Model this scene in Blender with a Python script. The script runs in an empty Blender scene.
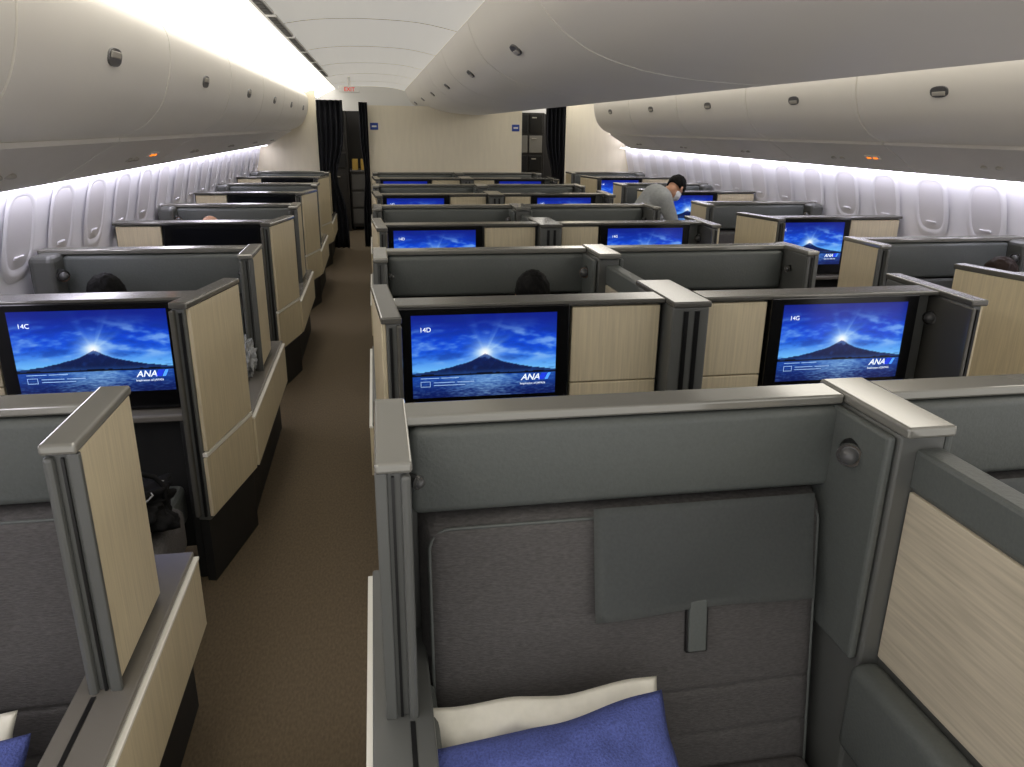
import bpy, bmesh, math, random
from mathutils import Matrix, Vector, noise
random.seed(4)
S=bpy.context.scene; C=S.collection
S.view_settings.view_transform='Standard'
PI=math.pi
XC=1.18
# ---------------------------------------------------------------- materials
def lin(c): return tuple(((v/12.92) if v<=.04045 else ((v+.055)/1.055)**2.4) for v in c)
def mat(name,col,rough=.5,metal=0,var=0,scale=(8,8,8),nscale=1.0,bump=0,emit=0,spec=.5):
    m=bpy.data.materials.new(name); m.use_nodes=True; nt=m.node_tree; b=nt.nodes['Principled BSDF']
    c=lin(col); b.inputs['Base Color'].default_value=(*c,1); b.inputs['Roughness'].default_value=rough
    b.inputs['Metallic'].default_value=metal; b.inputs['Specular IOR Level'].default_value=spec
    if emit:
        b.inputs['Emission Color'].default_value=(*c,1); b.inputs['Emission Strength'].default_value=emit
    if var or bump:
        tc=nt.nodes.new('ShaderNodeTexCoord'); mp=nt.nodes.new('ShaderNodeMapping'); mp.inputs['Scale'].default_value=scale
        nt.links.new(tc.outputs['Object'],mp.inputs['Vector'])
        n=nt.nodes.new('ShaderNodeTexNoise'); n.inputs['Scale'].default_value=nscale; n.inputs['Detail'].default_value=5
        nt.links.new(mp.outputs['Vector'],n.inputs['Vector'])
        if var:
            r=nt.nodes.new('ShaderNodeValToRGB'); r.color_ramp.elements[0].position=.3; r.color_ramp.elements[1].position=.7
            r.color_ramp.elements[0].color=(*[v*(1-var) for v in c],1); r.color_ramp.elements[1].color=(*[min(1,v*(1+var)) for v in c],1)
            nt.links.new(n.outputs['Fac'],r.inputs['Fac']); nt.links.new(r.outputs['Color'],b.inputs['Base Color'])
        if bump:
            bp=nt.nodes.new('ShaderNodeBump'); bp.inputs['Strength'].default_value=bump; bp.inputs['Distance'].default_value=.004
            nt.links.new(n.outputs['Fac'],bp.inputs['Height']); nt.links.new(bp.outputs['Normal'],b.inputs['Normal'])
    return m
M={}
M['shell']=mat('grey_shell',(.355,.36,.35),.36,var=.05,scale=(3,3,3))
M['leather']=mat('grey_leather',(.34,.355,.345),.45,var=.06,scale=(120,120,120),bump=.25)
M['flap']=mat('flap_leather',(.38,.395,.39),.45,var=.06,scale=(120,120,120),bump=.25)
M['fabric']=mat('woven_fabric',(.325,.315,.312),.85,var=.24,scale=(70,70,320),bump=.7)
M['wood']=mat('pale_wood',(.80,.75,.63),.45,var=.10,scale=(140,140,5))
M['woodh']=mat('pale_wood_long',(.73,.69,.61),.45,var=.16,scale=(110,5,110))
M['cap']=mat('light_grey_cap',(.54,.535,.51),.10,metal=.4,var=.03,scale=(2,2,2))
M['capd']=mat('dark_grey_cap',(.38,.375,.355),.14,metal=.25,var=.03,scale=(2,2,2))
M['ledge']=mat('gloss_taupe',(.43,.415,.39),.2,var=.04,scale=(3,3,3))
M['dark']=mat('dark_plinth',(.12,.12,.12),.6,var=.1,scale=(20,20,20))
M['chan']=mat('black_channel',(.07,.07,.072),.3,var=.05,scale=(20,20,20))
M['trim']=mat('pale_trim',(.90,.89,.85),.35,var=.02,scale=(4,4,4))
M['bezel']=mat('black_bezel',(.035,.035,.04),.18,var=.05,scale=(4,4,4))
M['off']=mat('screen_off',(.03,.035,.06),.12,var=.1,scale=(3,3,3))
M['carpet']=mat('brown_carpet',(.375,.325,.25),.95,var=.2,scale=(120,50,120),bump=.5)
M['bin']=mat('bin_plastic_fill_glow',(.85,.83,.79),.5,var=.015,scale=(2,2,2),emit=.065)  # weak glow added to the plastic as fill light; bins hold no lamp
M['psu']=mat('service_plastic_fill_glow',(.80,.78,.745),.55,var=.03,scale=(3,3,3),emit=.05)  # faint self-glow in the panel plastic brightens it, no lamp behind
M['side']=mat('sidewall_plastic',(.94,.935,.955),.5,var=.015,scale=(2,2,2))
M['wshade']=mat('window_shade',(.88,.87,.885),.5,var=.02,scale=(3,3,3))
M['ceil']=mat('ceiling_panel',(.90,.895,.88),.55,var=.015,scale=(2,2,2))
M['ceile']=mat('ceiling_fill_glow',(.92,.905,.87),.55,var=.015,scale=(2,2,2),emit=.42)  # ceiling surface made to glow as added fill for the cabin
M['seam']=mat('panel_seam',(.62,.61,.59),.6,var=.02)
M['bulk']=mat('bulkhead_laminate',(.905,.87,.78),.55,var=.03,scale=(20,20,3))
M['latch']=mat('latch_dark',(.33,.325,.32),.4,var=.05,scale=(10,10,10))
M['latchm']=mat('latch_metal',(.66,.64,.6),.3,var=.05,scale=(10,10,10))
M['chrome']=mat('chrome_ring',(.62,.62,.62),.15,metal=.9,var=.03,scale=(10,10,10))
M['curtain']=mat('curtain_cloth',(.20,.205,.23),.9,var=.2,scale=(60,60,8),bump=.3)
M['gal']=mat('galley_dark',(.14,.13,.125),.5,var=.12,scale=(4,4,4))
M['amber']=mat('amber_panel',(.62,.50,.22),.5,var=.1,scale=(9,9,9),emit=.12)
M['steel']=mat('galley_steel',(.42,.42,.42),.3,metal=.6,var=.05,scale=(4,4,4))
M['white']=mat('white_paint',(.9,.9,.88),.5,var=.03,scale=(8,8,8))
M['grey']=mat('galley_grey',(.50,.49,.47),.5,var=.03,scale=(8,8,8))
M['cablem']=mat('grey_cable',(.55,.55,.55),.5,var=.03,scale=(8,8,8))
M['pillowb']=mat('blue_pillow',(.30,.345,.60),.85,var=.32,scale=(200,200,200),bump=.9)
M['pilloww']=mat('white_pillow',(.90,.885,.83),.85,var=.04,scale=(40,40,40),bump=.3)
M['green']=mat('green_tag',(.66,.75,.28),.7,var=.05,scale=(30,30,30))
M['bag']=mat('black_bag',(.045,.045,.05),.8,var=.25,scale=(30,30,30),bump=.5,spec=.2)
M['plas']=mat('clear_plastic',(.62,.63,.64),.18,var=.25,scale=(40,40,40),bump=.5)
M['skin']=mat('skin',(.80,.60,.48),.55,var=.04,scale=(30,30,30))
M['hairk']=mat('black_hair',(.028,.025,.025),.7,var=.35,scale=(160,160,20),bump=.6,spec=.15)
M['hairb']=mat('brown_hair',(.16,.11,.085),.6,var=.35,scale=(160,160,20),bump=.6,spec=.2)
M['shirtg']=mat('grey_shirt',(.60,.61,.61),.85,var=.08,scale=(40,40,40),bump=.3)
M['shirtn']=mat('navy_shirt',(.13,.15,.22),.85,var=.1,scale=(40,40,40),bump=.3)
M['trous']=mat('dark_trousers',(.12,.12,.14),.85,var=.1,scale=(40,40,40),bump=.3)
M['eyew']=mat('eye_white',(.9,.9,.88),.3,var=.02)
M['eyek']=mat('eye_dark',(.05,.04,.035),.2,var=.02)
M['lip']=mat('lips',(.62,.36,.32),.5,var=.04)
M['mask']=mat('face_mask',(.92,.93,.95),.8,var=.03,scale=(40,40,40))
M['blue']=mat('sign_blue',(.10,.25,.62),.4,var=.03)
M['cove']=mat('cove_light',(1,.98,.94),.5,emit=2.9)
M['wash']=mat('sidewall_light',(.95,.94,1),.5,emit=8)
M['orange']=mat('orange_glow',(1,.50,.12),.5,emit=1.6)
M['red']=mat('red_glow',(.80,.20,.14),.5,emit=.5)
M['txt']=mat('screen_white',(.92,.96,1),.5,emit=.9)
M['icon']=mat('screen_pale',(.64,.77,.92),.5,emit=.65)
M['txtb']=mat('screen_blue',(.30,.60,1),.5,emit=.9)
M['txtd']=mat('screen_deep_blue',(.10,.22,.85),.5,emit=.8)
M['lens']=mat('lamp_lens',(.30,.30,.30),.08,var=.03)
def screen_mat():
    m=bpy.data.materials.new('lake_picture'); m.use_nodes=True; nt=m.node_tree; nt.nodes.clear()
    o=nt.nodes.new('ShaderNodeOutputMaterial'); b=nt.nodes.new('ShaderNodeBsdfPrincipled')
    a=nt.nodes.new('ShaderNodeVertexColor'); a.layer_name='pic'
    b.inputs['Base Color'].default_value=(.01,.01,.012,1); b.inputs['Roughness'].default_value=.2
    nt.links.new(a.outputs['Color'],b.inputs['Emission Color']); b.inputs['Emission Strength'].default_value=1.0
    nt.links.new(b.outputs[0],o.inputs[0]); return m
M['screen']=screen_mat()
# ---------------------------------------------------------------- helpers
def obj(name,bm,m,parent=None,smooth=False):
    me=bpy.data.meshes.new(name); bmesh.ops.recalc_face_normals(bm,faces=bm.faces[:]); bm.to_mesh(me); bm.free()
    if smooth:
        for p in me.polygons: p.use_smooth=True
    me.materials.append(m); o=bpy.data.objects.new(name,me); C.objects.link(o)
    if parent: o.parent=parent
    return o
def tag(o,label,cat,group=None):
    o['label']=label; o['category']=cat
    if group: o['group']=group
    return o
def thing(name,label,cat,loc,group=None):
    o=bpy.data.objects.new(name,None); C.objects.link(o); o.location=loc; o.empty_display_size=.1
    return tag(o,label,cat,group)
def struct(o): o['kind']='structure'; return o
def copy_tree(o,parent=None):
    c=o.copy(); C.objects.link(c)
    if parent: c.parent=parent
    for ch in list(o.children): copy_tree(ch,c)
    return c
def abox(bm,x0,x1,y0,y1,z0,z1,bev=0,seg=2):
    x0,x1=min(x0,x1),max(x0,x1)
    r=bmesh.ops.create_cube(bm,size=1); vs=r['verts']
    for v in vs: v.co=Vector(((x0+x1)/2+v.co.x*(x1-x0),(y0+y1)/2+v.co.y*(y1-y0),(z0+z1)/2+v.co.z*(z1-z0)))
    if bev:
        bev=min(bev,.49*min(x1-x0,y1-y0,z1-z0))
        es=list({e for v in vs for e in v.link_edges})
        bmesh.ops.bevel(bm,geom=es,offset=bev,segments=seg,profile=.5,affect='EDGES')
def aprism(bm,pts,z0,z1,bev=0):
    a=[bm.verts.new((x,y,z0)) for x,y in pts]; b=[bm.verts.new((x,y,z1)) for x,y in pts]; n=len(pts)
    fs=[bm.faces.new(a),bm.faces.new(b)]+[bm.faces.new((a[i],a[(i+1)%n],b[(i+1)%n],b[i])) for i in range(n)]
    if bev:
        es=list({e for f in fs for e in f.edges}); bmesh.ops.bevel(bm,geom=es,offset=bev,segments=2,profile=.5,affect='EDGES')
def box(name,m,x0,x1,y0,y1,z0,z1,bev=0,parent=None,seg=2,smooth=False):
    bm=bmesh.new(); abox(bm,x0,x1,y0,y1,z0,z1,bev,seg); return obj(name,bm,m,parent,smooth)
def acyl(bm,p0,p1,r0,r1=None,n=16):
    p0=Vector(p0);p1=Vector(p1); r1=r0 if r1 is None else r1; d=p1-p0
    q=Vector((0,0,1)).rotation_difference(d).to_matrix().to_4x4()
    bmesh.ops.create_cone(bm,cap_ends=True,segments=n,radius1=r0,radius2=r1,depth=d.length,matrix=Matrix.Translation((p0+p1)/2)@q)
def asph(bm,c,r,seg=16,rot=None):
    m=Matrix.Translation(c)
    if rot is not None: m=m@rot
    r=(r,r,r) if not hasattr(r,'__len__') else r
    bmesh.ops.create_uvsphere(bm,u_segments=seg,v_segments=max(8,seg*2//3),radius=1,matrix=m@Matrix.Diagonal((*r,1)))
def atube(bm,pts,r,n=8,closed=True):
    """one continuous tube along a closed loop of points lying roughly in the XZ plane"""
    N=len(pts); rings=[]
    for i in range(N):
        p=Vector(pts[i]); t=(Vector(pts[(i+1)%N])-Vector(pts[i-1])).normalized(); a=Vector((0,1,0)); b=t.cross(a).normalized()
        rings.append([bm.verts.new(p+(a*math.cos(2*PI*k/n)+b*math.sin(2*PI*k/n))*r) for k in range(n)])
    for i in range(N):
        A,B=rings[i],rings[(i+1)%N]
        for k in range(n): bm.faces.new((A[k],A[(k+1)%n],B[(k+1)%n],B[k]))
def catmull(pts,n=5):
    out=[]
    for i in range(len(pts)-1):
        p0=Vector(pts[max(0,i-1)]);p1=Vector(pts[i]);p2=Vector(pts[i+1]);p3=Vector(pts[min(len(pts)-1,i+2)])
        for k in range(n):
            t=k/n; out.append(.5*((2*p1)+(p2-p0)*t+(2*p0-5*p1+4*p2-p3)*t*t+(3*p1-p0-3*p2+p3)*t**3))
    out.append(Vector(pts[-1])); return [(v.x,v.y) for v in out]
def asection(bm,curve,closing,y0,y1,caps=True,smooth=True):
    """extrude an (x,z) curve along y; closing = the extra points that close the solid"""
    a=[bm.verts.new((x,y0,z)) for x,z in curve]; b=[bm.verts.new((x,y1,z)) for x,z in curve]
    for i in range(len(curve)-1):
        f=bm.faces.new((a[i],a[i+1],b[i+1],b[i])); f.smooth=smooth
    loop=[curve[-1]]+closing+[curve[0]]
    for i in range(len(loop)-1):
        bm.faces.new([bm.verts.new((loop[i][0],y0,loop[i][1])),bm.verts.new((loop[i+1][0],y0,loop[i+1][1])),bm.verts.new((loop[i+1][0],y1,loop[i+1][1])),bm.verts.new((loop[i][0],y1,loop[i][1]))])
    if caps:
        full=list(curve)+closing
        for y in (y0,y1): bm.faces.new([bm.verts.new((x,y,z)) for x,z in full])
def mir(pts): return [(2*XC-x,z) for x,z in pts]
_tc={}
def text(name,body,size,m,parent,loc,shear=0,bold=0,align='LEFT',rz=0):
    key=(body,size,shear,bold,m.name,align)
    if key not in _tc:
        cu=bpy.data.curves.new(name,'FONT'); cu.body=body; cu.size=size; cu.shear=shear; cu.offset=bold; cu.align_x=align; cu.fill_mode='FRONT'
        t=bpy.data.objects.new('tmp',cu); C.objects.link(t); bpy.context.view_layer.update()
        me=bpy.data.meshes.new_from_object(t.evaluated_get(bpy.context.evaluated_depsgraph_get()))
        bpy.data.objects.remove(t); me.materials.clear(); me.materials.append(m); _tc[key]=me
    o=bpy.data.objects.new(name,_tc[key]); C.objects.link(o); o.parent=parent; o.location=loc; o.rotation_euler=(PI/2,0,rz); return o
# ---------------------------------------------------------------- screen picture
SW,SH=.555,.325
def sstep(a,b,x):
    t=max(0,min(1,(x-a)/(b-a))); return t*t*(3-2*t)
def mix(a,b,t): return tuple(x+(y-x)*t for x,y in zip(a,b))
def fbm(x,y,o=4):
    s=0;am=.5
    for i in range(o): s+=am*noise.noise(Vector((x,y,3.7*i))); x*=2;y*=2; am*=.5
    return s
def picture(u,v):
    hz=.27
    if v<hz:
        c=mix((.08,.26,.62),(.015,.08,.32),sstep(0,hz,hz-v))
        r=fbm(u*9,v*80)*.5+fbm(u*26,v*170)*.9
        gl=math.exp(-((u-.5)/.22)**2)*(.5+.5*sstep(0,.2,v))
        return mix(c,(.66,.85,.98),max(0,min(1,gl*.5+r*.7)))
    h=hz+.03+.225*(.85*max(0,1-abs(u-.5)/.60)**1.9+.15*max(0,1-abs(u-.5)/.12)**1.2)+.010*fbm(u*14,2)
    hill=hz+.014+.03*abs(fbm(u*5,9))*2
    if v<hill: return (.01,.025,.09)
    if v<h:
        k=(v-hz)/.26
        c=mix((.03,.09,.25),(.04,.11,.34),k); c=mix(c,(.10,.24,.52),max(0,min(.5,fbm(u*22,v*14)*1.2)))
        c=mix((.10,.24,.48),c,sstep(0,.30,k))
        if k>.82+.3*fbm(u*40,v*8): c=mix(c,(.50,.66,.90),.45)
        return c
    t=(v-hz)/(1-hz)
    c=mix((.44,.74,.98),(.03,.27,.83),sstep(0.02,.5,t)); c=mix(c,(.01,.10,.52),sstep(.48,1.0,t))
    cx,cy=(u-.5)*1.75,v-.525; d=math.hypot(cx,cy); an=math.atan2(cy,cx)
    cl=fbm((u-.5)*3.4/(.7+abs(v-.35))+4,v*8+abs(u-.5)*2)+.45*fbm(u*13,v*22)
    c=mix(c,(.72,.88,1),max(0,min(.55,(cl+.02)*1.5))*sstep(.36,.50,v)*(1-sstep(.70,.98,v)))
    c=mix(c,(.02,.16,.52),max(0,min(.45,(-cl-.08)*1.5)))
    ray=max(0,fbm(an*3+11,.3)*1.3)
    c=mix(c,(.78,.92,1),min(.3,ray*.7*math.exp(-(d/.32)**2)))
    c=mix(c,(.82,.95,1),math.exp(-(d/.17)**2)*.75); c=mix(c,(1,1,1),math.exp(-(d/.065)**2))
    return c
def screen_mesh():
    nx,nz=176,100; bm=bmesh.new(); g=[[bm.verts.new((SW*(i/nx-.5),0,SH*k/nz)) for i in range(nx+1)] for k in range(nz+1)]
    for k in range(nz):
        for i in range(nx): bm.faces.new((g[k][i],g[k][i+1],g[k+1][i+1],g[k+1][i]))
    me=bpy.data.meshes.new('screen'); bm.to_mesh(me); bm.free()
    at=me.color_attributes.new('pic','FLOAT_COLOR','POINT')
    for i,v in enumerate(me.vertices):
        c=picture(v.co.x/SW+.5,v.co.z/SH); at.data[i].color=(*lin(c),1)
    me.materials.append(M['screen']); return me
SCR=screen_mesh()
def airline_slash(parent,loc,m,w):
    bm=bmesh.new()
    vs=[bm.verts.new(p) for p in ((0,0,0),(w,0,0),(w+.013,0,.026),(.013,0,.026))]; bm.faces.new(vs)
    o=obj('logo_stripe',bm,m,parent); o.location=loc; return o
# ---------------------------------------------------------------- room
Y0,Y1,YE=-.6,12.4,15.2
struct(box('floor',M['carpet'],-1.82,4.18,Y0,YE,-.06,0))
wl=[(-1.75,0),(-1.79,.45),(-1.78,.85),(-1.745,1.15),(-1.69,1.38),(-1.66,1.49)]
wc=[(-1.66,1.95),(-1.9,1.95),(-1.9,0)]
bm=bmesh.new(); asection(bm,catmull(wl),wc,Y0,YE); struct(obj('wall_left',bm,M['side']))
bm=bmesh.new(); asection(bm,catmull(mir(wl)),mir(wc),Y0,YE); struct(obj('wall_right',bm,M['side']))
c0=catmull([(-.62,2.425),(-.35,2.47),(0,2.485),(.35,2.47),(.62,2.42)],4)
cl=c0+mir(c0)[::-1]
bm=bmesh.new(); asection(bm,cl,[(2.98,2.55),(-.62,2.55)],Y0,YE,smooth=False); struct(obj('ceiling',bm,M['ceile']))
for i in range(7):
    y=1.9+1.9*i; cu_=[(x,z-.002) for x,z in c0]
    bm=bmesh.new(); asection(bm,cu_,[(x,z+.006) for x,z in cu_][::-1],y,y+.007,smooth=False); struct(obj('trim_%d'%(i+2),bm,M['seam']))
struct(box('wall_back',M['bulk'],-.10,2.32,Y1,Y1+.05,0,2.10))
struct(box('wall_back_left',M['bulk'],-1.78,-.82,Y1,Y1+.05,0,2.3))
struct(box('wall_back_right',M['bulk'],2.97,4.14,Y1,Y1+.05,0,2.3))
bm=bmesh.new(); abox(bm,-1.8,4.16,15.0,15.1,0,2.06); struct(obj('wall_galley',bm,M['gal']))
struct(box('trim_1',M['ceil'],-1.8,4.16,14.98,15.1,2.06,2.5))
# windows
def win_pts(w,h,n=28,e=3.2):
    o=[]
    for i in range(n):
        a=2*PI*i/n; ca,sa=math.cos(a),math.sin(a)
        o.append((w*math.copysign(abs(ca)**(2/e),ca),h*math.copysign(abs(sa)**(2/e),sa)))
    return o
def window_proto(sgn):
    bm=bmesh.new(); rings=[(.185,.245,-.002),(.160,.215,.003),(.140,.190,.002),(.118,.160,-.012)]
    rr=[[bm.verts.new((sgn*d,y,z)) for y,z in win_pts(w,h)] for w,h,d in rings]
    for a,b in zip(rr,rr[1:]):
        for i in range(28):
            fc=bm.faces.new((a[i],a[(i+1)%28],b[(i+1)%28],b[i])); fc.smooth=True
    fr=struct(obj('window_1',bm,M['side']))
    bm=bmesh.new(); bm.faces.new([bm.verts.new((sgn*-.002,y,z)) for y,z in win_pts(.134,.178)])
    abox(bm,sgn*-.002,sgn*.006,-.05,.05,-.13,-.115,.002)
    obj('window_shade',bm,M['wshade'],fr); return fr
k=0
for sgn in (1,-1):
    pr=window_proto(sgn)
    for i in range(17):
        o=pr if i==0 else copy_tree(pr); k+=1; o.name='window_%d'%k
        o.location=((-1.700 if sgn>0 else 2*XC+1.700),3.53+.54*i,1.29); o.rotation_euler=(0,sgn*math.radians(13.5),0)
# ---------------------------------------------------------------- overhead bins
ORD=['nearest','second','third','fourth','fifth','sixth','seventh','eighth','ninth']
def latch(parent,pos,n):
    n=Vector(n).normalized(); y=Vector((0,1,0)); x=y.cross(n).normalized()
    mt=Matrix((x,y,n)).transposed().to_4x4(); mt.translation=pos
    bm=bmesh.new(); pts=win_pts(.032,.075,24,2.5)
    a=[bm.verts.new((px,py,.004)) for px,py in pts]; b=[bm.verts.new((px*1.10,py*1.06,-.02)) for px,py in pts]
    bm.faces.new(a)
    for i in range(24): bm.faces.new((a[i],a[(i+1)%24],b[(i+1)%24],b[i]))
    bm.transform(mt); o=obj('latch',bm,M['latch'],parent)
    bm=bmesh.new(); abox(bm,-.022,.002,-.055,.055,.002,.008,.003); bm.transform(mt); obj('latch_handle',bm,M['latchm'],o)
oc=[(-1.2,1.735),(-1.08,1.785),(-.985,1.88),(-.935,2.0),(-.915,2.11),(-.92,2.20),(-.96,2.26)]
def out_bin(side):
    L=1.634; t=thing('overhead_bin','','overhead bin',(0,0,0))
    c=catmull(oc,4); cz=[(-1.655,2.26),(-1.655,1.735)]
    if side=='right': c=mir(c); cz=mir(cz)
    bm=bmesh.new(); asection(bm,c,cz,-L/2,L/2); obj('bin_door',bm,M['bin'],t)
    x,z,n=(-.925,2.03,(1,0,-.25))
    if side=='right': x=2*XC-x; n=(-1,0,-.25)
    latch(t,Vector((x,0,z)),n); return t
cc=[(.60,2.42),(.625,2.35),(.665,2.265),(.73,2.185),(.86,2.10),(1.02,2.045),(1.2,2.01),(1.42,1.99),(1.62,1.983),(1.76,1.998),(1.84,2.06),(1.87,2.2),(1.86,2.42)]
def mid_bin():
    L=1.884; t=thing('overhead_bin','','overhead bin',(0,0,0))
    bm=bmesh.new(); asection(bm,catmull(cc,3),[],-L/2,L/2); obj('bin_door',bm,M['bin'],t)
    latch(t,Vector((.735,0,2.175)),(-.66,0,-.75)); return t
def place_bins(proto,ys,txt,grp):
    for i,y in enumerate(ys):
        o=proto if i==0 else copy_tree(proto); o.location=(0,y,0)
        tag(o,txt%ORD[i],'overhead bin',grp)
place_bins(out_bin('left'),[1.6+1.65*i for i in range(7)],'%s grey overhead bin of the left row above the windows','left overhead bins')
place_bins(out_bin('right'),[2.62+1.65*i for i in range(6)],'%s grey overhead bin of the right row above the windows','right overhead bins')
place_bins(mid_bin(),[.34+1.9*i for i in range(8)],'%s rounded grey overhead bin of the middle row under the ceiling','middle overhead bins')
# service panels under the outer bins
ps=[(-1.655,1.56),(-1.60,1.535),(-1.54,1.52),(-1.46,1.555),(-1.3,1.655),(-1.19,1.715)]
def psu(side):
    c=catmull(ps,3); cz=[(-1.19,1.734),(-1.655,1.734)]
    if side=='right': c=mir(c); cz=mir(cz)
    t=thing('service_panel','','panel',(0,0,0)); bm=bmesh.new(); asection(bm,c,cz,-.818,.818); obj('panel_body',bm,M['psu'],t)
    x=-1.385 if side=='left' else 2*XC+1.385
    for dy in (-.06,.06):
        bm=bmesh.new(); asph(bm,(x,dy,1.602),(.03,.022,.014),12); obj('reading_lamp',bm,M['latchm'],t)
    return t
for side,y00,n,nm in (('left',1.6,7,'left'),('right',2.62,6,'right')):
    p=psu(side)
    for i in range(n):
        o=p if i==0 else copy_tree(p); o.location=(0,y00+1.65*i,0)
        tag(o,'%s grey service panel below the %s overhead bins'%(ORD[i],nm),'panel',nm+' service panels')
def seat_sign(x,y,z,label,rot):
    t=thing('seat_belt_sign',label,'sign',(x,y,z)); t.rotation_euler=(0,rot,0)
    box('sign_plate',M['psu'],-.02,.02,-.07,.10,-.006,.004,.003,t)
    for d in (-.05,0.03): box('sign_light',M['orange'],-.008,.008,d,d+.045,-.011,-.005,.002,t)
seat_sign(-1.345,5.2,1.622,'orange lit seat belt sign on the left service panel',math.radians(-33))
seat_sign(2*XC+1.345,5.4,1.622,'orange lit seat belt sign on the right service panel',math.radians(33))
# cove lights, wash lights
cv=[(-.945,2.268),(-.80,2.345),(-.625,2.43)]
bm=bmesh.new(); asection(bm,cv,[(-.64,2.46),(-.96,2.30)],Y0,14.9,smooth=False)
tag(obj('ceiling_light',bm,M['cove']),'bright white cove light strip between left bins and ceiling','light')
bm=bmesh.new(); asection(bm,mir(cv),mir([(-.64,2.46),(-.96,2.30)]),Y0,14.9,smooth=False)
tag(obj('ceiling_light',bm,M['cove']),'bright white cove light strip over the right aisle, behind middle bins','light')
for s_ in (0,1):
    x0,x1=(-1.655,-1.55) if not s_ else (2*XC+1.55,2*XC+1.655)
    tag(box('wall_light',M['wash'],x0,x1,Y0,12.3,1.510,1.518),'thin cool light strip washing the %s window wall'%('right' if s_ else 'left'),'light')
vp=None
for i in range(8):
    y=2.2+1.2*i
    if vp is None:
        t=thing('air_vent','','vent',(0,0,0)); box('vent_frame',M['ceil'],-.60,-.545,-.55,.55,2.422,2.46,0,t)
        for q in range(8): box('vent_slot',M['latch'],-.592,-.553,-.53+.135*q,-.42+.135*q,2.418,2.424,0,t)
        vp=t; o=t
    else: o=copy_tree(vp)
    o.location=(0,y,0); tag(o,'%s slotted air vent along the left edge of ceiling'%ORD[i],'vent','ceiling air vents')
# ---------------------------------------------------------------- far end
def curtain(x0,x1,y,z0,z1,label,n=5,amp=.06):
    bm=bmesh.new(); N=60; rows=[]
    zs=[z0+(z1-z0)*i/14 for i in range(15)]
    for z in zs:
        f=(z-z0)/(z1-z0); g=1-.35*math.exp(-((f-.5)/.16)**2); xm=x0
        rows.append([bm.verts.new((xm+(x1-x0)*(i/N)*g,y+amp*g*math.sin(i/N*n*2*PI),z)) for i in range(N+1)])
    for a,b in zip(rows,rows[1:]):
        for i in range(N): bm.faces.new((a[i],a[i+1],b[i+1],b[i]))
    bmesh.ops.solidify(bm,geom=bm.faces[:],thickness=.010)
    tag(obj('curtain',bm,M['curtain'],None,True),label,'curtain')
curtain(-.80,-.42,12.2,.0,2.16,'dark curtain drawn back on the left side of the left aisle end')
curtain(-.06,-.19,12.28,.0,2.14,'narrow dark curtain on the right side of the left aisle end',3,.04)
curtain(2.98,2.66,12.2,.0,2.14,'dark curtain drawn back at the end of the right aisle')
def galley(x0,x1,y,label,mats):
    t=thing('galley_cabinet',label,'cabinet',((x0+x1)/2,y,0)); w=(x1-x0)/2
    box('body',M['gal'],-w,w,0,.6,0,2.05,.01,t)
    for i,(z0,z1) in enumerate(((.05,1.0),(1.1,1.35),(1.4,1.68),(1.72,2.02))):
        for k in (0,1):
            a=-w+.03+k*(w-.02); d=box('door',M[mats[i]],a,a+w-.05,-.02,0,z0,z1,.006,t)
            box('handle',M['latchm'],a+.04,a+.12,-.035,-.02,z1-.06,z1-.04,.004,d)
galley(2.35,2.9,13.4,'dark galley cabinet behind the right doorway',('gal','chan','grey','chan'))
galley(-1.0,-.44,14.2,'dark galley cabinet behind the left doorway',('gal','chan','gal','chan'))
t=thing('galley_cart','dark service cart with amber boxes beyond the left doorway','cart',(-.26,14.3,0))
box('cart_body',M['gal'],-.17,.17,0,.5,.06,1.02,.015,t)
for z in (.12,.42,.72): box('cart_drawer',M['latch'],-.14,.14,-.012,0,z,z+.26,.006,t)
box('cart_top',M['latch'],-.18,.18,-.02,.52,1.02,1.06,.01,t)
for x,z in ((-.12,1.075),(.03,1.075)): box('cart_box',M['amber'],x,x+.10,.03,.14,z-.017,z+.17,.006,t)
for x in (-.13,.13):
    for y in (.06,.44):
        bm=bmesh.new(); acyl(bm,(x-.015,y,.035),(x+.015,y,.035),.035); obj('caster',bm,M['chan'],t)
def placard(x,z,label):
    t=thing('seat_placard',label,'sign',(x,Y1,z)); box('plate',M['blue'],-.06,.06,-.008,.002,-.05,.05,.004,t)
    box('plate_stripe',M['white'],-.035,.035,-.011,-.008,-.012,.012,.0,t)
placard(.03,1.80,'small blue placard at the left edge of the bulkhead')
placard(2.22,1.80,'small blue placard at the right edge of the bulkhead')
t=thing('exit_sign','small ceiling sign with red EXIT lettering above the left aisle','sign',(-.30,12.0,2.30))
box('sign_body',M['ceil'],-.15,.15,-.02,.02,-.04,.05,.01,t); text('sign_lettering','EXIT',.075,M['red'],t,(.0,-.022,-.022),bold=.001,align='CENTER')
box('sign_hanger',M['ceil'],-.02,.02,-.01,.01,.05,.185,0,t)
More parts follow.
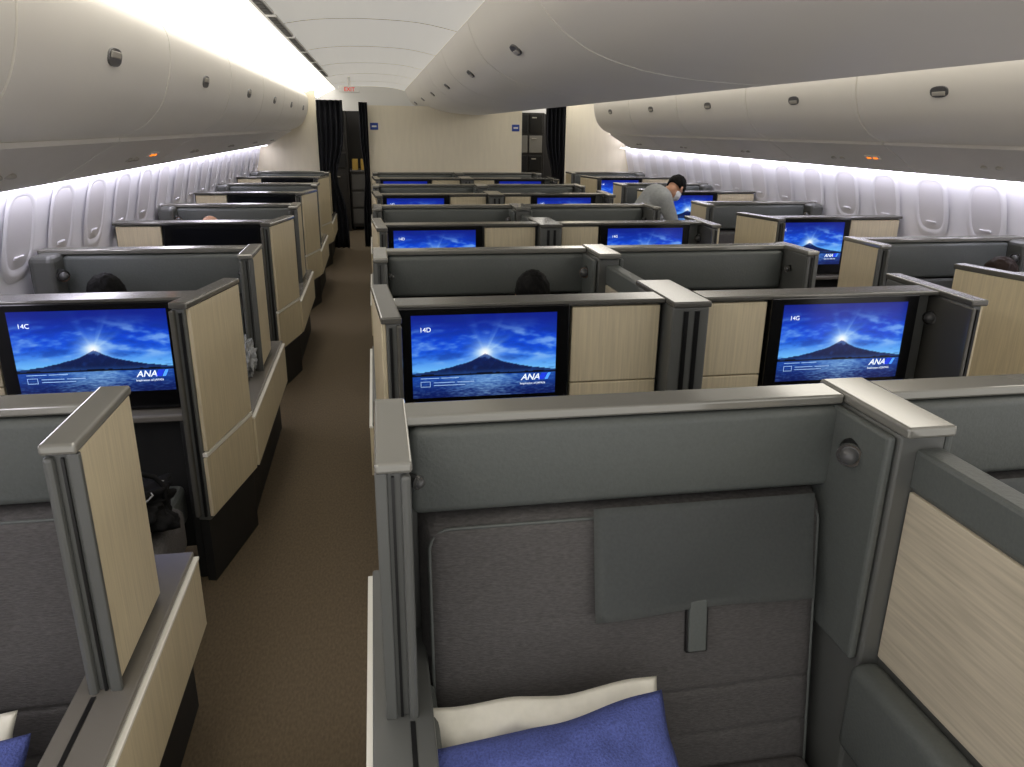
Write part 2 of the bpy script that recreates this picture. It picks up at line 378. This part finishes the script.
# ---------------------------------------------------------------- seats
COL={'A':dict(x=-.60,s=-1,W=1.12,F=1.12,win=True,dy=.19,c=.48),'D':dict(x=-.05,s=1,W=1.15,F=1.185,win=False,dy=0,c=.437),
     'G':dict(x=2.41,s=-1,W=1.15,F=1.15,win=False,dy=0,c=.53),'K':dict(x=2.86,s=1,W=1.22,F=1.22,win=True,dy=.19,c=.445)}
PITCH=2.45; YF=1.64; YM=2.80
class Unit:
    def __init__(s,name,cat,col): s.t=thing(name,'',cat,(0,0,0)); s.s=COL[col]['s']
    def box(s,name,m,u0,u1,y0,y1,z0,z1,bev=0,parent=None,seg=2,smooth=False):
        return box(name,M[m],s.s*u0,s.s*u1,y0,y1,z0,z1,bev,parent or s.t,seg,smooth)
    def boxes(s,name,m,lst,bev=0,parent=None,smooth=False):
        bm=bmesh.new()
        for u0,u1,y0,y1,z0,z1 in lst: abox(bm,s.s*u0,s.s*u1,y0,y1,z0,z1,bev,4 if smooth else 2)
        return obj(name,bm,M[m],parent or s.t,smooth)
    def prism(s,name,m,pts,z0,z1,bev=0,parent=None):
        bm=bmesh.new(); aprism(bm,[(s.s*u,y) for u,y in pts],z0,z1,bev); return obj(name,bm,M[m],parent or s.t)
    def lamp(s,u,y,z,du,dy,r=.024):
        d=Vector((s.s*du,dy,-.12)).normalized(); p=Vector((s.s*u,y,z))
        bm=bmesh.new(); acyl(bm,p-d*.01,p+d*.024,r*1.25,r*1.1); o=obj('reading_light',bm,M['chan'],s.t,False)
        bm=bmesh.new(); acyl(bm,p+d*.018,p+d*.026,r*1.22,r*1.22,20); obj('lamp_ring',bm,M['chrome'],o)
        bm=bmesh.new(); asph(bm,p+d*.024,r*.92,14); obj('lamp_lens',bm,M['lens'],o,True)
def tilt(o,z0,k):
    for v in o.data.vertices: v.co.y-=k*(z0-v.co.z)
def quilt(bm,s,u0,u1,z0,z1,yf,yb,seams):
    """padded cushion face with rounded rim and thin stitched seams (height, depth)"""
    nu,nz=44,130; g=[]; R=.045
    for j in range(nz+1):
        r=[]
        for i in range(nu+1):
            a,b=i/nu,j/nz; z=z0+(z1-z0)*b
            e=min(1,min(a,1-a)*(u1-u0)/.04); f=min(1,min(b,1-b)*(z1-z0)/.04)
            edge=math.sqrt(max(0,1-(1-e)**2))*math.sqrt(max(0,1-(1-f)**2))
            d=.010*math.sin(b*PI)*math.sin(a*PI)
            for q,dep in seams: d-=dep*math.exp(-((z-q)/.006)**2)
            r.append(bm.verts.new((s*(u0+(u1-u0)*a),yb+(yf-yb)*edge-d*edge,z)))
        g.append(r)
    for j in range(nz):
        for i in range(nu): bm.faces.new((g[j][i],g[j][i+1],g[j+1][i+1],g[j+1][i]))
    back=[bm.verts.new((s*u,yb+.01,z)) for u,z in ((u0,z0),(u1,z0),(u1,z1),(u0,z1))]; bm.faces.new(back)
def make_F(col):
    c=COL[col]; W=c['F']; win=c['win']; U=Unit('cabin_seat','seat',col); wi=W-.13 if win else W-.02; ws=wi-(.03 if col=='D' else 0)
    U.boxes('plinth','dark',[(.04,.2,-.9,.33,0,.3),(.11,W,.02,.085,0,.3),(.25,W-.12,-.7,-.1,0,.15)])
    U.box('back_shell','shell',.09,W,.05,.09,.28,1.15,.006)
    U.box('top_rail','cap',.09,W,-.020,.078,1.153,1.178,.006,seg=3)
    U.box('head_cushion','leather',.100,wi+.015,-.03,.06,.93,1.148,.022,seg=4,smooth=True)
    bm=bmesh.new(); quilt(bm,U.s,.118,wi,.04,.918,-.045,.05,((.66,.0015),(.418,.007),(.29,.005)))
    b=obj('backrest',bm,M['fabric'],U.t,True); tilt(b,.93,.15)
    # piping round the rim of the backrest
    u0,u1,z0,z1,rr=.140,wi-.022,.07,.896,.05; P=[]
    for cx,cz,a0 in ((u1-rr,z1-rr,0),(u0+rr,z1-rr,90),(u0+rr,z0+rr,180),(u1-rr,z0+rr,270)):
        for q in range(7):
            a=math.radians(a0+15*q); P.append((U.s*(cx+rr*math.cos(a)),-.036-.15*(.93-(cz+rr*math.sin(a))),cz+rr*math.sin(a)))
    bm=bmesh.new(); atube(bm,P,.0045); obj('piping',bm,M['leather'],b,True)
    # loose headrest flap: thin sheet that bulges and curls off at the hem
    bm=bmesh.new(); u0,u1=wi-.63,wi-.05; z0,z1=.665,.932; g=[]
    for j in range(13):
        r=[]
        for i in range(21):
            a,bq=i/20,j/12; z=z1-(z1-z0)*bq-.012*(1-a)*bq; y=-.062-.15*(.93-z)-.010*math.sin(bq*PI)*(.6+.4*math.sin(a*5))-.016*bq**3*(1+.5*math.sin(a*7+1))
            r.append(bm.verts.new((U.s*(u0+(u1-u0)*a),y,z)))
        g.append(r)
    for j in range(12):
        for i in range(20): bm.faces.new((g[j][i],g[j][i+1],g[j+1][i+1],g[j+1][i]))
    bmesh.ops.solidify(bm,geom=bm.faces[:],thickness=.007); fl=obj('headrest_flap',bm,M['flap'],U.t,True)
    st=U.box('flap_strap','leather',wi-.382,wi-.333,-.072,-.060,.54,.68,.004,parent=fl); tilt(st,.93,.15)
    st=U.box('strap_edge','chan',wi-.387,wi-.328,-.066,-.054,.535,.68,.003,parent=fl); tilt(st,.93,.15)
    U.boxes('seat_cushion','fabric',[(.145,ws,-.52,-.15,.09,.20),(.145,ws,-.88,-.525,.09,.20)],.035,smooth=True)
    # aisle door
    U.box('side_panel','shell',.043,.092,-.255,.10,.28,1.155,.006)
    U.box('panel_channel','chan',.056,.062,-.262,-.25,.5,1.145)
    U.box('panel_edge','shell',.074,.095,-.272,-.25,.5,1.15,.008)
    U.box('panel_frame','shell',.024,.048,-.266,-.250,.56,1.155,.003)
    U.box('panel_cap','cap',.024,.099,-.272,.11,1.155,1.180,.008,seg=4)
    U.box('wood_panel','wood',.028,.044,-.250,.10,.58,1.155,.003)
    # console
    U.box('console','shell',0,.125,-.92,.34,.29,.545,.006)
    U.box('console_ledge','ledge' if win else 'shell',-.006,.128,-.92,.345,.545,.562,.005)
    U.box('ledge_slot','chan',.075,.086,-.9,-.28,.5615,.564)
    U.box('wood_skirt','wood',-.018,0,-.91,.335,.305,.535,.003)
    U.box('skirt_trim','trim',-.02,0,-.915,.34,.536,.546,.002)
    U.box('inner_armrest','leather',.095,.142,-.90,-.1,.30,.515,.018,seg=3)
    if win:
        U.box('side_post','shell',W-.12,W,-.16,.09,.28,1.165,.03,seg=3)
        U.box('window_console','shell',W-.16,W,-.9,-.1,0,.62,.02)
        U.box('window_armrest','leather',W-.2,W-.15,-.85,-.2,.42,.58,.02)
    else:
        U.box('side_wing','leather',W-.022,W,-.23,.05,.55,1.15,.008)
    U.lamp(wi-.002,-.11,1.065,-.75,-.8,.025)
    U.lamp(.098,-.10,1.06,.9,-.6,.014)
    return U.t
ZS=.812
def make_M(col):
    c=COL[col]; W=c['W']; win=c['win']; s=c['s']; U=Unit('monitor_partition','partition',col); cu=c['c']
    b0,b1=cu-.33,cu+.33
    U.box('partition_wall','shell',.12,W,.012,.11,.10,1.157,.006)
    U.box('top_rail','capd',.10,W,-.03,.105,1.158,1.176,.005)
    mo=U.box('monitor','bezel',b0,b1,-.035,.012,.735,1.166,.006)
    sc=bpy.data.objects.new('screen',SCR); C.objects.link(sc); sc.parent=mo; sc.location=(s*cu,-.0365,ZS)
    L=s*cu-SW/2
    letter={'A':'C','D':'D','G':'G','K':'K'}[col]
    text('seat_number','14'+letter,.025,M['txt'],mo,(L+.03,-.0385,ZS+.262))
    text('airline_logo','ANA',.035,M['txt'],mo,(L+.418,-.0385,ZS+.058),shear=.28,bold=.0004)
    airline_slash(mo,(L+.487,-.0385,ZS+.058),M['txtd'],.022); airline_slash(mo,(L+.512,-.0385,ZS+.058),M['txtb'],.012)
    text('logo_tagline','Inspiration of JAPAN',.0118,M['txt'],mo,(L+.414,-.0385,ZS+.04))
    bm=bmesh.new()
    for x0,x1,z0,z1 in ((.03,.032,.045,.067),(.032,.065,.065,.067),(.032,.065,.045,.047),(.065,.067,.045,.067)):
        vs=[bm.verts.new((L+a,-.0385,ZS+z)) for a,z in ((x0,z0),(x1,z0),(x1,z1),(x0,z1))]; bm.faces.new(vs)
    bmesh.ops.remove_doubles(bm,verts=bm.verts[:],dist=.0001); obj('screen_icon',bm,M['icon'],mo)
    for x0,x1,z in ((.08,.16,.060),(.17,.235,.060),(.08,.20,.049),(.03,.10,.078),(.108,.175,.078)):
        bm=bmesh.new(); vs=[bm.verts.new((L+a,-.0385,ZS+zz)) for a,zz in ((x0,z),(x1,z),(x1,z+.0024),(x0,z+.0024))]; bm.faces.new(vs); obj('screen_line',bm,M['icon'],mo)
    U.box('cabinet_door','wood',b1+.012,W-.015,-.018,.012,.845,1.148,.004)
    U.box('cabinet_flap','wood',b1+.012,W-.015,-.018,.012,.74,.84,.004)
    U.box('shelf','ledge',.15,W,-.10,.012,.70,.73,.008)
    U.boxes('footwell','dark',[(.16,.19,-.10,.0,.0,.70),(b1,b1+.04,-.28,.0,.0,.70),(.19,b1,-.01,.012,.1,.70)],.004)
    U.box('ottoman','leather',.22,b1-.02,-.26,-.02,.24,.40,.03,seg=3)
    U.box('side_cabinet','shell',b1+.04,W,-.30,.0,0,.69,.01)
    if win: n_,f_=(.10,-.14),(-.005,.32)
    else: n_,f_=(.055,-.22),(.02,.35)
    def pl(o0,o1,e0=0,e1=0):
        du,dy=f_[0]-n_[0],f_[1]-n_[1]; l=math.hypot(du,dy); du/=l; dy/=l; nx,ny=dy,-du
        A=(n_[0]-du*e0,n_[1]-dy*e0); B=(f_[0]+du*e1,f_[1]+dy*e1)
        return [(A[0]+nx*o0,A[1]+ny*o0),(B[0]+nx*o0,B[1]+ny*o0),(B[0]+nx*o1,B[1]+ny*o1),(A[0]+nx*o1,A[1]+ny*o1)]
    U.prism('side_panel','shell',pl(.012,.062),.28,1.155,.006)
    U.prism('panel_channel','chan',pl(.022,.032,.008,-.1),.3,1.14)
    U.prism('panel_edge','capd',pl(.046,.064,.02,-.2),.3,1.15,.005)
    U.prism('panel_cap','capd',pl(-.006,.066,.012,.012),1.155,1.180,.006)
    U.prism('wood_panel','wood',pl(-.004,.012,-.012,0),.58,1.155,.003)
    U.prism('skirt_trim','trim',pl(-.006,.012,0,0),.560,.575)
    U.prism('wood_skirt','wood',pl(-.004,.012,0,0),.30,.555,.003)
    U.prism('plinth','dark',pl(.02,.055,0,0),0,.28)
    if col=='G': U.lamp(n_[0]+.045,n_[1]+.22,1.06,.9,-.5,.024)
    return U.t
rowname=['nearest','second','third','fourth','rearmost']
colname={'A':'left window column','D':'centre left column','G':'centre right column','K':'right window column'}
extraF={('A',1):', black hair showing above it',('D',1):', dark head of a passenger showing',('D',0):' with a blue pillow on it',('A',0):' with pillow corner'}
for col in 'ADGK':
    c=COL[col]; p=make_F(col); first=True
    for k in range(5):
        if col=='K' and k==0: continue
        o=p if first else copy_tree(p); first=False
        o.location=(c['x'],YF+c['dy']+PITCH*k,0)
        tag(o,'%s grey seat of the %s facing camera%s'%(rowname[k],colname[col],extraF.get((col,k),'')),'seat','grey suites facing the camera')
    p=make_M(col)
    for k in range(4):
        o=p if k==0 else copy_tree(p)
        o.location=(c['x'],YM+(.24 if c['win'] else 0)+PITCH*k,0)
        st='dark switched off monitor' if (col=='A' and k>0) else 'lit lake and mountain monitor'
        tag(o,'%s partition of the %s with %s'%(rowname[k] if k<3 else 'farthest',colname[col],st),'partition','monitor partitions')
        if col=='A' and k>0:
            for m in o.children:
                if m.name.startswith('monitor'):
                    for ch in list(m.children):
                        if ch.data is SCR:
                            bm=bmesh.new(); abox(bm,-SW/2,SW/2,0,.004,0,SH); me=bpy.data.meshes.new('screen_off'); bm.to_mesh(me); bm.free(); me.materials.append(M['off']); ch.data=me
                        else: bpy.data.objects.remove(ch)
# centre dividers
def divider_F():
    t=thing('centre_divider','','divider',(0,0,0)); x=1.10
    box('divider_post',M['shell'],x+.040,x+.157,-.235,.09,0,1.155,.008,t)
    box('post_cap',M['cap'],x+.037,x+.160,-.26,.10,1.155,1.182,.007,t,3)
    box('divider_wall',M['shell'],x+.095,x+.145,-.92,-.23,0,1.10,.006,t)
    box('wall_rail',M['leather'],x+.085,x+.155,-.92,-.23,1.02,1.12,.01,t)
    box('wood_panel',M['woodh'],x+.084,x+.096,-.91,-.24,.56,1.015,.003,t)
    box('wood_panel',M['woodh'],x+.144,x+.156,-.91,-.24,.56,1.015,.003,t)
    box('armrest',M['leather'],x+.006,x+.09,-.92,-.238,.30,.555,.03,t,4,True)
    return t
def divider_M():
    t=thing('centre_divider','','divider',(0,0,0)); x=1.10
    box('divider_post',M['shell'],x+.005,x+.155,-.10,.32,0,1.155,.008,t)
    for q in (.05,.095): box('post_channel',M['chan'],x+q,x+q+.018,-.106,-.09,.5,1.14,0,t)
    box('post_cap',M['capd'],x+.002,x+.158,-.112,.34,1.155,1.178,.006,t,3)
    return t
a=divider_F(); b=divider_M()
for k in range(5):
    o=a if k==0 else copy_tree(a); o.location=(0,YF+PITCH*k,0); tag(o,'%s capped divider between the paired centre seats'%rowname[k],'divider','seat dividers')
    if k<4:
        o=b if k==0 else copy_tree(b); o.location=(0,YM+PITCH*k,0); tag(o,'%s capped divider between the paired centre monitors'%(rowname[k] if k<3 else 'farthest'),'divider','monitor dividers')
# seat that faces away, behind the near left seat
t=thing('cabin_seat','dark seat facing away between near left seat and its lit monitor','seat',(-1.12,2.40,0))
box('seat_cushion',M['fabric'],-.32,.36,-.26,.34,.26,.44,.035,t,4,True); box('backrest',M['fabric'],-.32,.34,-.38,-.27,.40,.92,.04,t,4,True)
box('seat_base',M['dark'],-.3,.34,-.2,.30,0,.27,.01,t)
# ---------------------------------------------------------------- soft things
def pillow(name,w,h,th,m,seed,loc,rot,label,amp=1,cat='pillow'):
    bm=bmesh.new(); nx,ny=44,32
    def zf(x,y): return th*max(0,(1-abs(x)**3.0))**.65*max(0,(1-abs(y)**3.0))**.65
    for sg in (1,-1):
        g=[]
        for j in range(ny+1):
            r=[]
            for i in range(nx+1):
                x=i/nx*2-1; y=j/ny*2-1; pin=1-.06*(1-x*x)*abs(y)-.06*(1-y*y)*abs(x)
                n=amp*(noise.noise(Vector((x*2.2+seed,y*2.2,sg)))*.024+noise.noise(Vector((x*6+seed,y*5,sg)))*.014)
                e=zf(x,y)/th
                wob=amp*.008*noise.noise(Vector((x*2+seed,y*2,5)))
                r.append(bm.verts.new((x*w/2*pin+wob,y*h/2*pin+wob*1.2,sg*zf(x,y)+n*e)))
            g.append(r)
        for j in range(ny):
            for i in range(nx): bm.faces.new((g[j][i],g[j][i+1],g[j+1][i+1],g[j+1][i]))
    bmesh.ops.remove_doubles(bm,verts=bm.verts[:],dist=.0005)
    o=obj(name,bm,M[m],None,True); o.location=loc; o.rotation_euler=rot; return tag(o,label,cat)
pillow('pillow',.58,.34,.032,'pilloww',3,(.33,1.335,.402),(math.radians(55),math.radians(-3),math.radians(-2)),'white pillow behind the blue one on the near centre seat',.9)
pb=pillow('pillow',.64,.42,.078,'pillowb',8,(.305,1.18,.405),(math.radians(42),math.radians(-6),math.radians(3)),'blue patterned pillow on the near centre seat, in front of white one',1.2)
box('side_tag',M['green'],-.335,-.275,.03,.10,.012,.026,.003,pb)
pillow('pillow',.44,.36,.05,'pillowb',5,(-1.015,1.36,.395),(math.radians(38),0,.1),'blue pillow on the near left seat at the frame edge')
pillow('pillow',.42,.32,.04,'pilloww',6,(-1.055,1.46,.40),(math.radians(52),0,.1),'white pillow on the near left seat behind the blue one',1.1)
def lump(name,m,loc,r,seed,label,cat,amp=.35,sm=True):
    bm=bmesh.new(); bmesh.ops.create_icosphere(bm,subdivisions=5,radius=1)
    for v in bm.verts:
        n=noise.noise(v.co*2.3+Vector((seed,0,0)))*amp+noise.noise(v.co*6+Vector((seed,0,0)))*amp*.45+abs(noise.noise(v.co*4+Vector((seed,3,0))))*amp*.5
        q=v.co*(1+n); v.co=Vector((q.x*r[0],q.y*r[1],max(-.9,q.z)*r[2]))
    o=obj(name,bm,m,None,sm); o.location=loc; return tag(o,label,cat)
bg=lump('bag',M['bag'],(-.92,2.56,.52),(.15,.16,.085),2,'crumpled black bag on the away-facing seat below left monitor','bag',.5)
bm=bmesh.new(); atube(bm,[(.05+.10*math.cos(q*PI/8),.02*math.sin(q),.05+.09*math.sin(q*PI/8)) for q in range(16)],.009); obj('strap',bm,M['bag'],bg,True)
lump('blanket_bag',M['plas'],(-.70,3.95,.65),(.045,.09,.10),7,'clear crumpled plastic bag beside second left seat','bag',.5,False)
bm=bmesh.new(); pts=[Vector((-.82+.03*math.sin(i*.8),2.46+.02*i,.60-.004*abs(i-4)+.01*math.sin(i*.9))) for i in range(11)]
for p,q in zip(pts,pts[1:]): acyl(bm,p,q,.003,n=8)
tag(obj('cable',bm,M['cablem'],None,True),'thin grey cable lying over the black bag','cable')
# ---------------------------------------------------------------- people
def remesh(o,vox,it=3):
    m=o.modifiers.new('r','REMESH'); m.mode='VOXEL'; m.voxel_size=vox
    s=o.modifiers.new('s','SMOOTH'); s.factor=.5; s.iterations=it
    bpy.context.view_layer.update(); dg=bpy.context.evaluated_depsgraph_get()
    me=bpy.data.meshes.new_from_object(o.evaluated_get(dg)); o.modifiers.clear(); me.materials.clear(); me.materials.append(o.data.materials[0]); o.data=me
    for p in me.polygons: p.use_smooth=True
def limb(bm,pts):
    for (p,r),(q,s) in zip(pts,pts[1:]): acyl(bm,p,q,r,s,14)
    for p,r in pts: asph(bm,p,r,14)
def hand(bm,p,d,side):
    d=Vector(d).normalized(); up=Vector((0,0,1)); w=d.cross(up)
    if w.length<.1: w=Vector((1,0,0))
    w.normalize(); n=w.cross(d); p=Vector(p)
    limb(bm,[(p,.022),(p+d*.05,.024)]); limb(bm,[(p+w*.02,.018),(p+w*.026+d*.075,.015)]); limb(bm,[(p-w*.02,.018),(p-w*.026+d*.075,.015)])
    for i,L in enumerate((.066,.076,.072,.056)):
        b=p+d*.075+w*(.033-.022*i); k=b+d*L*.55-n*.006; limb(bm,[(b,.0095),(k,.009),(k+d*L*.4-n*.022,.0078)])
    b=p+w*side*.03+d*.02; limb(bm,[(b,.011),(b+w*side*.03+d*.035,.010),(b+w*side*.03+d*.06-n*.01,.008)])
def person(name,label,loc,rz,J,hair,shirt,masked=False,head_tilt=0,turn=0):
    t=bpy.data.objects.new(name,None); C.objects.link(t); t.location=loc; t.rotation_euler=(0,0,rz); tag(t,label,'person')
    V=lambda k:Vector(J[k])
    h=V('head'); R=Matrix.Rotation(turn,4,'Z')@Matrix.Rotation(head_tilt,4,'X')
    P=lambda x,y,z:h+(R@Vector((x,y,z)))
    bm=bmesh.new()
    asph(bm,P(0,.008,.02),(.076,.093,.098),20,R); asph(bm,P(0,-.018,-.05),(.058,.066,.07),16,R)
    asph(bm,P(0,-.094,-.018),(.013,.018,.02),10,R); asph(bm,P(0,-.086,.0),(.009,.012,.03),10,R)
    for s in (-1,1): asph(bm,P(.077*s,.012,-.008),(.012,.02,.032),10,R)
    limb(bm,[(V('neck'),.055),(P(0,.02,-.06),.052)])
    limb(bm,[(V('pelvis'),.135),(V('waist'),.125),(V('chest'),.135)])
    for s,n in ((-1,'l'),(1,'r')):
        limb(bm,[(V('chest')+(V('sh'+n)-V('chest'))*.5,.11),(V('sh'+n),.062),(V('el'+n),.043),(V('wr'+n),.029)])
        hand(bm,V('wr'+n),V('hd'+n),-s)
        limb(bm,[(V('hp'+n),.095),(V('kn'+n),.062),(V('an'+n),.04)])
        limb(bm,[(V('an'+n)+Vector((0,0,-.03)),.04),(V('an'+n)+V('toe'),.034)])
    b=obj('body',bm,M['skin'],t); remesh(b,.0085)
    bm=bmesh.new(); g=.014
    limb(bm,[(V('pelvis'),.135+g),(V('waist'),.128+g),(V('chest'),.138+g)])
    limb(bm,[(V('chest'),.12),(V('neck')*.75+V('chest')*.25,.066)])
    for n in 'lr': limb(bm,[(V('chest')+(V('sh'+n)-V('chest'))*.5,.112+g),(V('sh'+n),.064+g),(V('el'+n),.046+g),(V('wr'+n)*.85+V('el'+n)*.15,.034+g)])
    remesh(obj('shirt',bm,M[shirt],t),.012)
    bm=bmesh.new()
    limb(bm,[(V('pelvis'),.138+g),(V('pelvis')*.8+V('waist')*.2,.13+g)])
    for n in 'lr': limb(bm,[(V('hp'+n),.097+g),(V('kn'+n),.064+g),(V('an'+n)+Vector((0,0,.03)),.05+g)])
    remesh(obj('trousers',bm,M['trous'],t),.014)
    for n in 'lr':
        bm=bmesh.new(); limb(bm,[(V('an'+n)+Vector((0,0,-.03)),.046),(V('an'+n)+V('toe')*1.05,.04)])
        remesh(obj('shoe',bm,M['bag'],t),.012)
    if hair:
        bm=bmesh.new(); bmesh.ops.create_uvsphere(bm,u_segments=48,v_segments=32,radius=1)
        dl=[]
        for v in bm.verts:
            x,y,z=v.co; n=noise.noise(v.co*4)*.06+noise.noise(v.co*11)*.05
            lim=.12 if y<-.55 else (-.2 if y<-.05 else -.62)
            if z<lim: dl.append(v)
            v.co=h+(R@Vector((x*.089*(1+n),.010+y*.107*(1+n),.024+z*.114*(1+n))))
        bmesh.ops.delete(bm,geom=dl,context='VERTS'); bmesh.ops.solidify(bm,geom=bm.faces[:],thickness=.012)
        obj('hair',bm,M[hair],t,True)
    for s in (-1,1):
        bm=bmesh.new(); asph(bm,P(.031*s,-.078,.006),(.014,.009,.009),12,R); e=obj('eye',bm,M['eyew'],t,True)
        bm=bmesh.new(); asph(bm,P(.031*s,-.086,.006),(.006,.004,.006),10,R); obj('iris',bm,M['eyek'],e,True)
    bm=bmesh.new(); asph(bm,P(0,-.078,-.062),(.024,.008,.008),12,R); obj('mouth',bm,M['lip'],t,True)
    if masked:
        bm=bmesh.new(); asph(bm,P(0,-.038,-.05),(.067,.075,.062),20,R)
        obj('face_mask',bm,M['mask'],t,True)
    return t
seated=dict(pelvis=(0,0,.36),waist=(0,.02,.54),chest=(0,.04,.735),neck=(0,.045,.87),head=(0,.02,.965),
  shl=(-.185,.04,.785),shr=(.185,.04,.785),ell=(-.235,-.05,.55),elr=(.235,-.05,.55),wrl=(-.15,-.28,.52),wrr=(.15,-.28,.52),hdl=(.2,-1,-.05),hdr=(-.2,-1,-.05),
  hpl=(-.09,-.02,.315),hpr=(.09,-.02,.315),knl=(-.11,-.43,.42),knr=(.11,-.43,.42),anl=(-.11,-.50,.085),anr=(.11,-.50,.085),toe=(0,-.15,-.045))
def sit(x,y,label,hair,shirt,dz=0,tl=.6):
    J={}
    for k,v in seated.items(): J[k]=(v[0],v[1],v[2]+(dz if k in('head','neck') else 0))
    person('person',label,(x,y,0),0,J,hair,shirt,False,tl)
sit(-1.33,3.98,'person with black hair seated behind the left lit monitor','hairk','shirtn',.0)
sit(.775,3.76,'person with dark hair seated behind the centre left monitor','hairk','shirtn',.015)
sit(3.70,3.98,'person with brown hair seated in right window column','hairb','shirtn')
sit(-1.30,6.43,'person with bare forehead seated in third left row',None,'shirtn',.03,.3)
bend=dict(pelvis=(0,.02,.90),waist=(0,-.05,1.0),chest=(0,-.16,1.14),neck=(0,-.29,1.215),head=(0,-.37,1.25),
  shl=(-.17,-.19,1.15),shr=(.17,-.19,1.15),ell=(-.23,-.28,.90),elr=(.23,-.30,.90),wrl=(-.10,-.44,.88),wrr=(.10,-.46,.88),hdl=(.3,-.8,-.3),hdr=(-.3,-1,-.3),
  hpl=(-.09,.03,.86),hpr=(.09,.03,.86),knl=(-.1,-.03,.47),knr=(.1,-.05,.47),anl=(-.1,.03,.085),anr=(.1,.03,.085),toe=(0,-.15,-.045))
person('person','person in grey shirt with bowed head bending over in the right aisle',(2.60,7.43,0),math.radians(92),bend,'hairk','shirtg',True,math.radians(58),.6)
# ---------------------------------------------------------------- light, camera
w=bpy.data.worlds.new('World'); S.world=w; w.use_nodes=True; w.node_tree.nodes['Background'].inputs[0].default_value=(.97,.95,.92,1); w.node_tree.nodes['Background'].inputs[1].default_value=1.2
F=760; p=math.atan(255.5/F); th=math.atan(143*math.cos(p)/F); ro=math.radians(.7)
R=Matrix.Rotation(-th,4,'Z')@Matrix.Rotation(PI/2-p,4,'X')@Matrix.Rotation(ro,4,'Z')
cam=bpy.data.cameras.new('camera'); co=bpy.data.objects.new('camera',cam); C.objects.link(co); R.translation=Vector((0,0,1.8)); co.matrix_world=R
cam.sensor_width=36; cam.sensor_fit='HORIZONTAL'; cam.lens=F/1024*36; cam.clip_start=.02; S.camera=co
